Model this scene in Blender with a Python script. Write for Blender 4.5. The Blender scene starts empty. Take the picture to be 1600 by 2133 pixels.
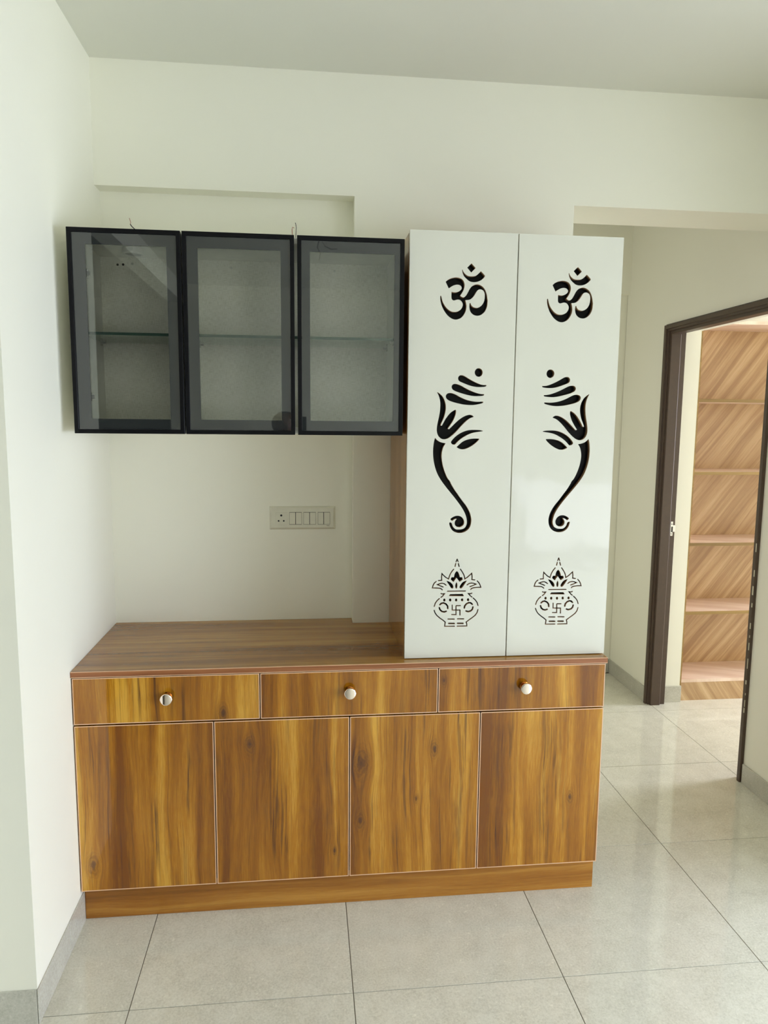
import bpy, bmesh, math, random
from mathutils import Vector, Matrix

random.seed(7)
scene = bpy.context.scene
COL = scene.collection

# ------------------------------------------------------------------ camera
cam_d = bpy.data.cameras.new('camera')
cam = bpy.data.objects.new('camera', cam_d)
COL.objects.link(cam)
YAW, PITCH, ROLL, FPX = -0.1095, -0.1252, 0.0093, 1494.36
fwd = Vector((-math.sin(YAW) * math.cos(PITCH), math.cos(YAW) * math.cos(PITCH), math.sin(PITCH)))
right = Vector((math.cos(YAW), math.sin(YAW), 0))
up = right.cross(fwd)
c_, s_ = math.cos(ROLL), math.sin(ROLL)
r2, u2 = c_ * right + s_ * up, -s_ * right + c_ * up
m = Matrix.Identity(4)
for i in range(3):
    m[i][0], m[i][1], m[i][2] = r2[i], u2[i], -fwd[i]
m.translation = Vector((0.698, -2.1428, 1.5661))
cam.matrix_world = m
cam_d.sensor_fit = 'HORIZONTAL'
cam_d.sensor_width = 36.0
cam_d.lens = FPX / 1600 * 36.0
cam_d.clip_start = 0.01
scene.camera = cam

# ------------------------------------------------------------------ sky, daylight, exposure
w = bpy.data.worlds.new('sky'); scene.world = w
w.use_nodes = True
bg = w.node_tree.nodes['Background']
bg.inputs['Color'].default_value = (0.80, 0.90, 1.0, 1)
bg.inputs['Strength'].default_value = 1.0

def area(name, loc, direction, sx, sy, power, color):
    l = bpy.data.lights.new(name, 'AREA'); l.shape = 'RECTANGLE'
    l.size, l.size_y, l.energy, l.color = sx, sy, power, color
    o = bpy.data.objects.new(name, l); COL.objects.link(o)
    o.location = loc
    o.rotation_euler = Vector(direction).to_track_quat('-Z', 'Y').to_euler()
    return o
# daylight entering through the balcony door behind the camera, the hall window and the bedroom window
area('daylight_balcony', (4.0, -5.97, 0.47), (0, 1, 0), 1.7, 0.8, 14, (0.97, 0.98, 1.04))
area('daylight_side', (4.95, -2.25, 1.12), (-1, 0, -1.25), 3.9, 2.0, 315, (0.885, 0.975, 1.17))
area('daylight_bedroom', (5.56, 1.18, 1.35), (-1, 0, -0.45), 0.74, 1.7, 112, (0.96, 0.98, 1.10))
area('passage_fill', (0.62, 1.38, 1.45), (1, 0, -0.25), 1.1, 1.5, 5.5, (1.0, 0.95, 0.88))  # added fill lamp for the passage and door wall, its source unseen
scene.view_settings.view_transform = 'Standard'
scene.view_settings.look = 'None'
scene.view_settings.gamma = 1
scene.view_settings.use_curve_mapping = False
scene.view_settings.exposure = -0.22
scene.cycles.max_bounces = 14
scene.cycles.diffuse_bounces = 9
scene.cycles.caustics_reflective = False
scene.cycles.caustics_refractive = False
scene.cycles.sample_clamp_indirect = 6

# ------------------------------------------------------------------ node helper
def srgb(r, g, b):
    f = lambda v: (v / 255 / 12.92) if v <= 10 else ((v / 255 + 0.055) / 1.055) ** 2.4
    return (f(r), f(g), f(b), 1)

class V:
    """a socket with arithmetic, used to write shader maths as formulas"""
    def __init__(s, nt, sock): s.nt, s.s = nt, sock
    def _m(s, op, *a):
        n = s.nt.nodes.new('ShaderNodeMath'); n.operation = op
        for i, v in enumerate((s,) + a):
            if isinstance(v, V): s.nt.links.new(v.s, n.inputs[i])
            else: n.inputs[i].default_value = v
        return V(s.nt, n.outputs[0])
    def __add__(s, o): return s._m('ADD', o)
    def __sub__(s, o): return s._m('SUBTRACT', o)
    def __mul__(s, o): return s._m('MULTIPLY', o)
    def __truediv__(s, o): return s._m('DIVIDE', o)
    def exp(s): return s._m('EXPONENT')
    def sqrt(s): return s._m('SQRT')
    def sin(s): return s._m('SINE')
    def mx(s, o): return s._m('MAXIMUM', o)
    def smooth(s, a, b, lo=0.0, hi=1.0):
        n = s.nt.nodes.new('ShaderNodeMapRange'); n.interpolation_type = 'SMOOTHSTEP'
        s.nt.links.new(s.s, n.inputs[0])
        for i, v in zip((1, 2, 3, 4), (a, b, lo, hi)): n.inputs[i].default_value = v
        return V(s.nt, n.outputs[0])

def new_mat(name):
    mt = bpy.data.materials.new(name); mt.use_nodes = True
    return mt, mt.node_tree, mt.node_tree.nodes['Principled BSDF']

def noise(nt, vec, scale=1.0, detail=2.0, rough=0.5):
    n = nt.nodes.new('ShaderNodeTexNoise')
    n.inputs['Scale'].default_value = scale; n.inputs['Detail'].default_value = detail
    n.inputs['Roughness'].default_value = rough
    nt.links.new(vec, n.inputs['Vector'])
    return V(nt, n.outputs['Fac'])

def comb(nt, x, y, z):
    n = nt.nodes.new('ShaderNodeCombineXYZ')
    for i, v in enumerate((x, y, z)):
        if isinstance(v, V): nt.links.new(v.s, n.inputs[i])
        else: n.inputs[i].default_value = v
    return n.outputs[0]

def position(nt):
    g = nt.nodes.new('ShaderNodeNewGeometry')
    sp = nt.nodes.new('ShaderNodeSeparateXYZ'); nt.links.new(g.outputs['Position'], sp.inputs[0])
    return g.outputs['Position'], [V(nt, sp.outputs[i]) for i in range(3)]

def ramp(nt, fac, stops):
    n = nt.nodes.new('ShaderNodeValToRGB'); cr = n.color_ramp
    while len(cr.elements) < len(stops): cr.elements.new(0.5)
    for e, (p, c) in zip(cr.elements, stops): e.position, e.color = p, c
    nt.links.new(fac.s, n.inputs[0])
    return n.outputs[0]

def mix(nt, fac, a, b, mode='MIX'):
    n = nt.nodes.new('ShaderNodeMix'); n.data_type = 'RGBA'; n.blend_type = mode
    for i, v in ((0, fac), (6, a), (7, b)):
        if isinstance(v, V): nt.links.new(v.s, n.inputs[i])
        elif hasattr(v, 'is_output'): nt.links.new(v, n.inputs[i])
        else: n.inputs[i].default_value = v
    return n.outputs[2]

def bump(nt, p, h, strength, dist):
    b = nt.nodes.new('ShaderNodeBump'); b.inputs['Strength'].default_value = strength
    b.inputs['Distance'].default_value = dist
    nt.links.new(h.s, b.inputs['Height']); nt.links.new(b.outputs[0], p.inputs['Normal'])

def plain(name, col, rough=0.5, metal=0.0, coat=0.0, spec=0.5, vary=0.03, vscale=30):
    """one colour with a faint procedural mottle"""
    mt, nt, p = new_mat(name)
    pos, _ = position(nt)
    f = noise(nt, pos, vscale, 3)
    c = ramp(nt, f, [(0.3, tuple(v * (1 - vary) for v in col[:3]) + (1,)), (0.7, tuple(min(1, v * (1 + vary)) for v in col[:3]) + (1,))])
    nt.links.new(c, p.inputs['Base Color'])
    p.inputs['Roughness'].default_value = rough; p.inputs['Metallic'].default_value = metal
    p.inputs['Coat Weight'].default_value = coat; p.inputs['Coat Roughness'].default_value = 0.03
    p.inputs['Specular IOR Level'].default_value = spec
    return mt

def paint(name, col, rough=0.55):
    mt, nt, p = new_mat(name)
    pos, _ = position(nt)
    big = noise(nt, pos, 1.3, 2); fine = noise(nt, pos, 260, 2)
    c = ramp(nt, big, [(0.3, tuple(v * 0.975 for v in col[:3]) + (1,)), (0.7, col)])
    nt.links.new(c, p.inputs['Base Color'])
    p.inputs['Roughness'].default_value = rough
    p.inputs['Specular IOR Level'].default_value = 0.25
    bump(nt, p, fine, 0.08, 0.001)
    return mt

def wood(name, across, along, seed, knots=(), streaks=(), cols=None, dark=None, gloss=0.09, freq=1.0, streak_amt=1.0, coat=0.0, diag=None, bias=0.0, ior=1.5):
    """laminate print: bands and streaks stretched along the grain, flowing round the given knots"""
    mt, nt, p = new_mat(name)
    _, P = position(nt)
    if diag:
        a, b = math.cos(diag), math.sin(diag)
        x = P[across] * a + P[along] * b; z = P[along] * a - P[across] * b
    else: x, z = P[across], P[along]
    cols = cols or [srgb(118, 66, 8), srgb(148, 92, 14), srgb(174, 116, 26), srgb(206, 156, 58)]
    dark = dark or srgb(74, 42, 22)
    knotmask = None
    for kx, kz, r in knots:
        dx = x - kx; dz = (z - kz) * 0.5
        d2 = (dx * dx + dz * dz) / (r * r)
        g = (d2 * -0.35).exp()
        x = x - dx * g * 0.85
        wob = noise(nt, comb(nt, P[across], seed + kx, P[along]), 60, 2)
        d = (d2.sqrt() + (wob - 0.5) * 0.7)
        km = d.smooth(0.05, 0.55, 0.62, 0.0) + d.smooth(0.5, 1.5, 0.22, 0.0) + ((d * 13.0 + wob * 5.0).sin() * 0.5 + 0.5) * d.smooth(0.3, 2.3, 0.30, 0.0)
        knotmask = km if knotmask is None else knotmask.mx(km)
    warp = noise(nt, comb(nt, x * 5.0, seed, z * 1.6), 1, 2)
    x = x + (warp - 0.5) * 0.05
    bands = noise(nt, comb(nt, x * (10.0 * freq), seed + 3.7, z * 0.55), 1, 3, 0.55)
    mid = noise(nt, comb(nt, x * (45.0 * freq), seed + 9.1, z * 1.2), 1, 3, 0.6)
    fine = noise(nt, comb(nt, x * 420.0, seed + 1.3, z * 18.0), 1, 3, 0.65)
    f = bands * 0.63 + mid * 0.20 + fine * 0.17 + bias
    base = ramp(nt, f, [(0.39, cols[0]), (0.465, cols[1]), (0.53, cols[2]), (0.61, cols[3])])
    s1 = noise(nt, comb(nt, x * (30.0 * freq), seed + 21, z * 1.0), 1, 5, 0.68).smooth(0.57, 0.66)
    s2 = noise(nt, comb(nt, x * (90.0 * freq), seed + 31, z * 2.2), 1, 3, 0.6).smooth(0.58, 0.68) * 0.55
    s3 = noise(nt, comb(nt, x * (210.0 * freq), seed + 51, z * 2.6), 1, 2, 0.6).smooth(0.56, 0.70) * 0.30
    gate = noise(nt, comb(nt, x * 4.0, seed + 41, z * 1.7), 1, 2).smooth(0.42, 0.62)
    st = (s1 * gate * 0.62 + s2 * (gate * 0.7 + 0.3) + s3) * streak_amt
    for sx, wd, z0, z1, amt in streaks:
        wig = noise(nt, comb(nt, seed + sx, 3.0, z * 6.0), 1, 3)
        dd = (x - sx + (wig - 0.5) * 0.035) / wd
        edge = noise(nt, comb(nt, x * 150.0, seed + 5, z * 3.5), 1, 4, 0.65).smooth(0.44, 0.60)
        st = st + (dd * dd * -1.0).exp() * z.smooth(z0, z0 + 0.1) * z.smooth(z1 - 0.1, z1, 1.0, 0.0) * edge * amt
    if knotmask is not None: st = st + knotmask
    st = st._m('MINIMUM', 0.9)
    c = mix(nt, st, base, dark)
    nt.links.new(c, p.inputs['Base Color'])
    p.inputs['Roughness'].default_value = gloss
    p.inputs['Coat Weight'].default_value = coat
    p.inputs['Coat Roughness'].default_value = 0.02
    p.inputs['IOR'].default_value = ior
    wavy = noise(nt, comb(nt, P[0] * 1.0, P[1] * 1.0, P[2] * 1.0), 9, 1)
    bump(nt, p, wavy, 0.05, 0.01)
    return mt

# ------------------------------------------------------------------ materials
M = {}
M['wall'] = paint('cream_wall_paint', (0.845, 0.835, 0.735, 1))
M['ceiling'] = paint('ceiling_paint', (0.70, 0.70, 0.63, 1))
M['hall'] = paint('corridor_shade_paint', (0.09, 0.088, 0.08, 1))  # near-black wall colour stands in for the corridor's lack of light
M['brown'] = plain('brown_enamel', srgb(74, 58, 46), 0.42, vary=0.06, vscale=60)
M['chip'] = plain('bare_plaster', srgb(205, 200, 180), 0.8)
M['grout'] = plain('dark_grout', srgb(106, 99, 82), 0.8)
M['edge'] = plain('pink_edge_band', srgb(226, 186, 150), 0.4)
M['edge_red'] = wood('reddish_edge_band', 2, 0, 44, cols=[srgb(122, 72, 40), srgb(138, 84, 48), srgb(150, 94, 56), srgb(162, 106, 66)], dark=srgb(100, 56, 34), gloss=0.35, freq=6, streak_amt=0.5)
M['dark'] = plain('dark_cabinet_inside', (0.012, 0.010, 0.008, 1), 0.7)
M['black'] = plain('black_aluminium', (0.006, 0.006, 0.007, 1), 0.30, spec=0.12)
M['band'] = plain('dark_printed_glass_border', (0.024, 0.027, 0.027, 1), 0.02, spec=1.0, vary=0.0)
M['band'].node_tree.nodes['Principled BSDF'].inputs['IOR'].default_value = 1.52
M['acrylic'] = plain('black_acrylic', (0.005, 0.005, 0.005, 1), 0.25, spec=0.08)
M['white'] = plain('white_gloss_acrylic', (0.66, 0.655, 0.575, 1), 0.07, vary=0.008, vscale=6)
nt = M['white'].node_tree
bump(nt, nt.nodes['Principled BSDF'], noise(nt, position(nt)[0], 7, 1), 0.22, 0.01)
M['whiteside'] = plain('white_edge', (0.74, 0.72, 0.62, 1), 0.3)
M['cut'] = plain('raw_brown_board_edge', srgb(150, 120, 88), 0.7, vary=0.2, vscale=160)
M['plastic'] = plain('ivory_plastic', (0.70, 0.69, 0.58, 1), 0.3)
M['hole'] = plain('socket_hole', (0.004, 0.004, 0.004, 1), 0.6)
M['chrome'] = plain('rose_chrome', (0.93, 0.82, 0.74, 1), 0.04, metal=1.0, vary=0.0)
M['rosegold'] = plain('rose_gold_stem', srgb(196, 120, 52), 0.18, metal=1.0)
M['steel'] = plain('steel', (0.62, 0.62, 0.60, 1), 0.25, metal=1.0)
M['wire'] = plain('black_wire', (0.015, 0.012, 0.012, 1), 0.5)
M['wire_red'] = plain('red_wire', srgb(150, 60, 30), 0.5)
M['puck'] = plain('white_lamp_body', (0.78, 0.78, 0.72, 1), 0.35)
M['puck_lens'] = plain('frosted_lens', (0.50, 0.51, 0.46, 1), 0.5)
M['gold'] = wood('gold_brown_edge_band', 2, 0, 81, cols=[srgb(128, 100, 50), srgb(140, 110, 58), srgb(148, 118, 62), srgb(156, 126, 70)], dark=srgb(110, 84, 40), gloss=0.3, freq=4, streak_amt=0.3)

def tile_mat(name, col, light, dark_):
    mt, nt, p = new_mat(name)
    pos, P = position(nt)
    oi = nt.nodes.new('ShaderNodeObjectInfo'); rnd = V(nt, oi.outputs['Random'])
    v = comb(nt, P[0] + rnd * 7.0, P[1] + rnd * 3.0, P[2] + rnd * 11.0)
    a = noise(nt, v, 12, 5, 0.65); b = noise(nt, v, 170, 3, 0.75); fl = noise(nt, v, 60, 6, 0.8)
    f = a * 0.35 + b * 0.65
    c = ramp(nt, f, [(0.36, dark_), (0.5, col), (0.66, light)])
    c = mix(nt, fl.smooth(0.585, 0.66) * 0.6, c, tuple(min(1, x * 1.18) for x in light[:3]) + (1,))
    c2 = mix(nt, rnd * 0.06, c, (0.30, 0.28, 0.22, 1))
    nt.links.new(c2, p.inputs['Base Color'])
    p.inputs['Roughness'].default_value = 0.065
    p.inputs['IOR'].default_value = 1.58
    return mt
M['tile'] = tile_mat('polished_vitrified_tile', (0.70, 0.685, 0.59, 1), (0.79, 0.775, 0.68, 1), (0.58, 0.565, 0.475, 1))
M['skirt'] = tile_mat('skirting_tile', (0.50, 0.49, 0.43, 1), (0.58, 0.57, 0.51, 1), (0.42, 0.41, 0.35, 1))

def fabric_mat():
    mt, nt, p = new_mat('woven_print_laminate')
    _, P = position(nt)
    h = noise(nt, comb(nt, P[0] * 60, 0.0, P[2] * 700), 1, 2); v = noise(nt, comb(nt, P[0] * 700, 5.0, P[2] * 60), 1, 2)
    b = noise(nt, comb(nt, P[0] * 9, 2.0, P[2] * 9), 1, 2)
    c = ramp(nt, h * 0.42 + v * 0.42 + b * 0.16, [(0.40, (0.74, 0.735, 0.64, 1)), (0.5, (0.90, 0.895, 0.81, 1)), (0.6, (0.97, 0.965, 0.89, 1))])
    nt.links.new(c, p.inputs['Base Color']); p.inputs['Roughness'].default_value = 0.5
    return mt
M['fabric'] = fabric_mat()
M['inside'] = plain('white_cabinet_lining', (0.93, 0.93, 0.87, 1), 0.45)

def glass_mat(name, tint, refl_ior=1.5, edge=None):
    mt, nt, p = new_mat(name)
    nt.nodes.remove(p)
    out = [n for n in nt.nodes if n.type == 'OUTPUT_MATERIAL'][0]
    t = nt.nodes.new('ShaderNodeBsdfTransparent'); t.inputs[0].default_value = tint
    g = nt.nodes.new('ShaderNodeBsdfGlossy'); g.inputs['Roughness'].default_value = 0.0
    g.inputs['Color'].default_value = (0.95, 1.0, 0.98, 1)
    f = nt.nodes.new('ShaderNodeFresnel'); f.inputs['IOR'].default_value = refl_ior
    mx = nt.nodes.new('ShaderNodeMixShader')
    nt.links.new(f.outputs[0], mx.inputs[0]); nt.links.new(t.outputs[0], mx.inputs[1]); nt.links.new(g.outputs[0], mx.inputs[2])
    nt.links.new(mx.outputs[0], out.inputs[0])
    return mt
M['glass'] = glass_mat('smoked_glass', (0.998, 1.0, 0.998, 1), 1.66)
M['shelf_glass'] = glass_mat('clear_shelf_glass', (0.98, 0.995, 0.99, 1), 1.4)
M['glass_edge'] = plain('green_glass_edge', srgb(46, 92, 78), 0.3)

# ------------------------------------------------------------------ geometry helpers
OFF = {}
def link(name, bm, mat, parent=None, smooth=False):
    off = OFF.get(parent.name, Vector()) if parent else Vector()
    bmesh.ops.recalc_face_normals(bm, faces=bm.faces[:])
    me = bpy.data.meshes.new(name)
    bm.to_mesh(me); bm.free()
    o = bpy.data.objects.new(name, me); COL.objects.link(o)
    for mt in (mat if isinstance(mat, (list, tuple)) else [mat]): me.materials.append(mt)
    if smooth:
        for f in me.polygons: f.use_smooth = True
    if parent:
        o.parent = parent
        me.transform(Matrix.Translation(-off)); OFF[o.name] = off
    return o

def own_origin(o):
    """moves a top-level mesh's origin to the middle of its base"""
    me = o.data
    xs = [v.co.x for v in me.vertices]; ys = [v.co.y for v in me.vertices]; zs = [v.co.z for v in me.vertices]
    c = Vector(((min(xs) + max(xs)) / 2, (min(ys) + max(ys)) / 2, min(zs)))
    me.transform(Matrix.Translation(-c)); o.location = c; OFF[o.name] = c
    return o

def bx(bm, x0, x1, y0, y1, z0, z1, mi=0):
    vs = [bm.verts.new((x, y, z)) for x in (x0, x1) for y in (y0, y1) for z in (z0, z1)]
    for q in ((0, 1, 3, 2), (4, 6, 7, 5), (0, 4, 5, 1), (2, 3, 7, 6), (0, 2, 6, 4), (1, 5, 7, 3)):
        f = bm.faces.new([vs[i] for i in q]); f.material_index = mi
    return vs

def bevel(bm, w, seg=2):
    bmesh.ops.bevel(bm, geom=bm.edges[:], offset=w, segments=seg, affect='EDGES', profile=0.5)

def box(name, x0, x1, y0, y1, z0, z1, mat, parent=None, bev=0.0, seg=2):
    bm = bmesh.new(); bx(bm, x0, x1, y0, y1, z0, z1)
    if bev: bevel(bm, bev, seg)
    return link(name, bm, mat, parent)

def boxes(name, L, mat, parent=None):
    bm = bmesh.new()
    for b in L: bx(bm, *b)
    return link(name, bm, mat, parent)

def ring(name, x0, x1, z0, z1, w, y0, y1, mat, parent, bev=0.0):
    """rectangular frame in the XZ plane with mitred corners"""
    bm = bmesh.new()
    def loop(a, y): return [bm.verts.new(p) for p in ((x0 + a, y, z0 + a), (x1 - a, y, z0 + a), (x1 - a, y, z1 - a), (x0 + a, y, z1 - a))]
    A, B, C, D = loop(0, y0), loop(w, y0), loop(w, y1), loop(0, y1)
    for p, q in ((A, B), (B, C), (C, D), (D, A)):
        for i in range(4):
            j = (i + 1) % 4
            bm.faces.new((p[i], p[j], q[j], q[i]))
    if bev: bevel(bm, bev, 1)
    return link(name, bm, mat, parent)

def prism_xy(name, poly, z0, z1, mat, parent=None, bev=0.0):
    bm = bmesh.new()
    lo = [bm.verts.new((x, y, z0)) for x, y in poly]; hi = [bm.verts.new((x, y, z1)) for x, y in poly]
    bm.faces.new(lo); bm.faces.new(hi)
    for i in range(len(poly)):
        j = (i + 1) % len(poly); bm.faces.new((lo[i], lo[j], hi[j], hi[i]))
    if bev: bevel(bm, bev, 1)
    return link(name, bm, mat, parent)

def lathe(name, prof, center, axis, mat, parent=None, seg=32, mats=None):
    """prof: (radius, distance along axis) pairs, revolved about axis ('-y', 'z', '-z', '-x')"""
    bm = bmesh.new(); rows = []
    for r, h in prof:
        row = []
        for k in range(seg):
            a = 2 * math.pi * k / seg; p, q = r * math.cos(a), r * math.sin(a)
            v = {'-y': (p, -h, q), 'z': (p, q, h), '-z': (p, q, -h), '-x': (-h, p, q)}[axis]
            row.append(bm.verts.new(Vector(center) + Vector(v)))
        rows.append(row)
    for i in range(len(rows) - 1):
        for k in range(seg):
            j = (k + 1) % seg
            f = bm.faces.new((rows[i][k], rows[i][j], rows[i + 1][j], rows[i + 1][k]))
            if mats: f.material_index = mats[i]
    bm.faces.new(rows[0]); f = bm.faces.new(rows[-1])
    if mats: f.material_index = mats[-1]
    return link(name, bm, mat, parent)

def tube(name, pts, r, mat, parent=None, seg=8):
    bm = bmesh.new(); rows = []
    P = [Vector(p) for p in pts]
    for i, p in enumerate(P):
        t = (P[min(i + 1, len(P) - 1)] - P[max(i - 1, 0)]).normalized()
        a = t.orthogonal().normalized(); b = t.cross(a)
        rows.append([bm.verts.new(p + a * (r * math.cos(2 * math.pi * k / seg)) + b * (r * math.sin(2 * math.pi * k / seg))) for k in range(seg)])
    for i in range(len(rows) - 1):
        for k in range(seg):
            j = (k + 1) % seg; bm.faces.new((rows[i][k], rows[i][j], rows[i + 1][j], rows[i + 1][k]))
    bm.faces.new(rows[0]); bm.faces.new(rows[-1])
    return link(name, bm, mat, parent, smooth=True)

def thing(name, label, cat, loc, group=None):
    o = bpy.data.objects.new(name, None); COL.objects.link(o)
    o.empty_display_size = 0.1
    o.location = loc; OFF[o.name] = Vector(loc)
    o['label'] = label; o['category'] = cat
    if group: o['group'] = group
    return o

def tag(o, label, cat=None, kind=None, group=None):
    o['label'] = label
    if cat: o['category'] = cat
    if kind: o['kind'] = kind
    if group: o['group'] = group
    return o

def struct(o, label, cat):
    o['kind'] = 'structure'; o['label'] = label; o['category'] = cat
    return o
# ------------------------------------------------------------------ the setting
H = 2.74                                    # ceiling height
floor = struct(box('floor', -2.4, 5.75, -6.2, 2.4, -0.12, -0.002, M['grout']), 'grey beige polished tile floor of the room and passage', 'floor')
T, TX, TY = 0.6, 0.2228, -0.3458            # tile pitch and grid origin
bm = bmesh.new(); bx(bm, 0.0012, T - 0.0012, 0.0012, T - 0.0012, -0.01, 0.0)
bmesh.ops.bevel(bm, geom=[e for e in bm.edges if all(abs(v.co.z) < 1e-6 for v in e.verts)], offset=0.0003, segments=1, affect='EDGES')
t0 = link('tile', bm, M['tile'], floor)
for i in range(-1, 9):
    for j in range(-10, 4):
        if i == -1 and j == -10: t0.location = (TX + i * T, TY + j * T, 0); continue
        o = t0.copy(); COL.objects.link(o); o.parent = floor
        o.location = (TX + i * T, TY + j * T, 0)

struct(box('ceiling', -2.4, 5.75, -6.2, 2.4, H, H + 0.1, M['ceiling']), 'plain pale grey ceiling', 'ceiling')
# back wall: recessed niche on the left, column on the right, one smooth plaster surface
struct(prism_xy('wall_back', [(0, 0.528), (0.871, 0.528), (0.871, 0.4606), (1.661, 0.4606), (1.661, 0.683), (0, 0.683)], 0, 2.342, M['wall']),
       'cream back wall with a shallow niche above and below the black cabinet', 'wall')
struct(box('trim_1', 0, 4.9, 0.4606, 0.683, 2.342, H, M['wall']), 'cream beam across the top of the back wall and passage opening', 'beam')
struct(box('wall_left', -0.36, 0, -0.365, 0.683, 0, H, M['wall']), 'bright white left wall beside the wooden cabinet', 'wall')
# continuation of the left side behind the photographer, with a corridor coloured dark as if unlit opening off it
struct(boxes('wall_side', [(-0.48, -0.36, -0.9, 0.683, 0, H), (-0.48, -0.36, -4.43, -4.36, 0, H), (-0.48, -0.36, -4.36, -0.9, 2.58, H)], M['wall']),
       'plain wall behind the photographer on the left, with an opening', 'wall')
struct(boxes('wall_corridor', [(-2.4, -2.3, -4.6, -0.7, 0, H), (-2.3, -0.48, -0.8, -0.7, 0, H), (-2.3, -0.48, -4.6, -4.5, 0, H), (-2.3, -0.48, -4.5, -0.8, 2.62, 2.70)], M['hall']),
       'corridor walls coloured near-black as if unlit, beyond the left opening behind the photographer', 'wall')
# wall on the right with the doorway
DX0, DX1 = 2.61, 2.805
DY0, DY1 = 0.664, 1.584
struct(boxes('wall_right', [(DX0, DX1, DY1, 2.07, 0, H), (DX0, DX1, -0.1, DY0, 0, H), (DX0, DX1, DY0, DY1, 2.092, H)], M['wall']),
       'cream wall on the right holding the brown door frame', 'wall')
struct(boxes('wall_passage', [(1.0, DX1, 2.075, 2.2, 0, H), (1.0, DX0, 2.04, 2.075, 2.325, H), (0.5, 1.0, 2.075, 2.2, 0, H), (0.5, 0.6, 0.683, 2.075, 2.25, H), (0.5, 0.6, 0.683, 2.075, 0, 0.65), (0.5, 0.6, 0.683, 0.80, 0.65, 2.25), (0.5, 0.6, 1.95, 2.075, 0.65, 2.25)], M['wall']),
       'cream wall at the end of the passage, with an opening added out of view on its left for fill light', 'wall')
struct(boxes('wall_bedroom', [(DX1, 5.6, 2.0, 2.12, 0, H), (5.6, 5.72, -0.1, 0.80, 0, H), (5.6, 5.72, 1.56, 2.12, 0, H),
                              (5.6, 5.72, 0.80, 1.56, 0, 0.45), (5.6, 5.72, 0.80, 1.56, 2.25, H)], M['wall']),
       'cream walls of the room beyond the doorway, with a window opening', 'wall')
struct(boxes('wall_rear', [(-0.48, 1.75, -4.55, -4.43, 0, H), (1.75, 1.87, -6.12, -4.43, 0, H), (1.87, 3.1, -6.12, -6.0, 0, H), (3.1, 4.9, -6.12, -6.0, 0.9, H), (4.9, 5.12, -6.12, -6.0, 0, H)], M['wall']),
       'cream wall behind the photographer with a low opening to the balcony', 'wall')
struct(boxes('wall_hall', [(5.0, 5.12, -6.0, -4.2, 0, H), (5.0, 5.12, -0.3, -0.1, 0, H), (5.0, 5.12, -4.2, -0.3, 0, 0.08), (5.0, 5.12, -4.2, -0.3, 2.15, H),
                           (DX0, 5.72, -0.22, -0.1, 0, H)], M['wall']),
       'cream side wall behind the photographer with a wide window', 'wall')
def window_frame(name, horiz, a0, a1, z0, z1, p, label):
    L = []
    def seg(u0, u1, w0, w1): L.append((u0, u1, p, p + 0.05, w0, w1) if horiz else (p, p + 0.05, u0, u1, w0, w1))
    seg(a0, a0 + 0.05, z0, z1); seg(a1 - 0.05, a1, z0, z1); seg((a0 + a1) / 2 - 0.03, (a0 + a1) / 2 + 0.03, z0, z1)
    seg(a0 + 0.05, a1 - 0.05, z0, z0 + 0.05); seg(a0 + 0.05, a1 - 0.05, z1 - 0.05, z1)
    return struct(boxes(name, L, M['brown']), label, 'window frame')
window_frame('window_1', True, 3.1, 4.9, 0.0, 0.9, -6.06, 'brown frame of the low opening behind the photographer')
window_frame('window_2', False, -4.2, -0.3, 0.08, 2.15, 5.05, 'brown frame of the hall window behind the photographer')
window_frame('window_3', False, 0.80, 1.56, 0.45, 2.25, 5.66, 'brown frame of the bedroom window beyond the doorway')

window_frame('added_window', False, 0.80, 1.95, 0.65, 2.25, 0.52, 'brown frame of the added, unseen passage window behind the back wall')  # unseen window added around the passage fill lamp
# skirting tiles, flush-set strips of the floor tile
def skirting(name, runs, label):
    e = thing(name, label, 'skirting', (runs[0][0], runs[0][2], 0)); e['kind'] = 'structure'
    for r in runs: box('skirting_tile', *r, M['skirt'], e, 0.001, 1)
    return e
skirting('baseboard_left', [(0.0, 0.004, -0.1165, 0.028, 0, 0.098), (0.0, 0.004, -0.369, -0.119, 0, 0.098), (-0.36, -0.001, -0.369, -0.365, 0, 0.098)],
         'low grey tile skirting along the white left wall')
skirting('baseboard_right', [(DX0 - 0.008, DX0, 1.586, 2.074, 0, 0.088), (DX0 - 0.008, DX0, 0.06, 0.66, 0, 0.088), (DX0 - 0.008, DX0, -0.1, 0.0575, 0, 0.088)],
         'grey tile skirting on both sides of the brown door frame')
skirting('baseboard_passage', [(1.0, DX0 - 0.009, 2.067, 2.075, 0, 0.088)], 'grey tile skirting at the end of the passage')
skirting('baseboard_doorway', [(2.7035, 2.812, 1.564, 1.572, 0, 0.094), (2.8045, 2.812, 1.572, 1.581, 0, 0.094)],
         'short grey tile skirting piece with paint spots beside the open shelves')
# plaster reveal of the doorway behind the frame
struct(boxes('trim_2', [(2.7035, DX1, 1.572, DY1 + 0.0, 0.0, 2.092), (2.7035, DX1, DY0, 0.672, 0, 2.092), (2.7035, DX1, 0.672, 1.572, 2.062, 2.092)], M['wall']),
       'cream plaster reveal inside the doorway beside the open shelves', 'wall edge')

# door frame without a leaf
door = thing('door_1', 'dark brown door frame without a door, open to the shelves', 'door frame', (2.65, 1.12, 0)); door['kind'] = 'structure'
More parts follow.
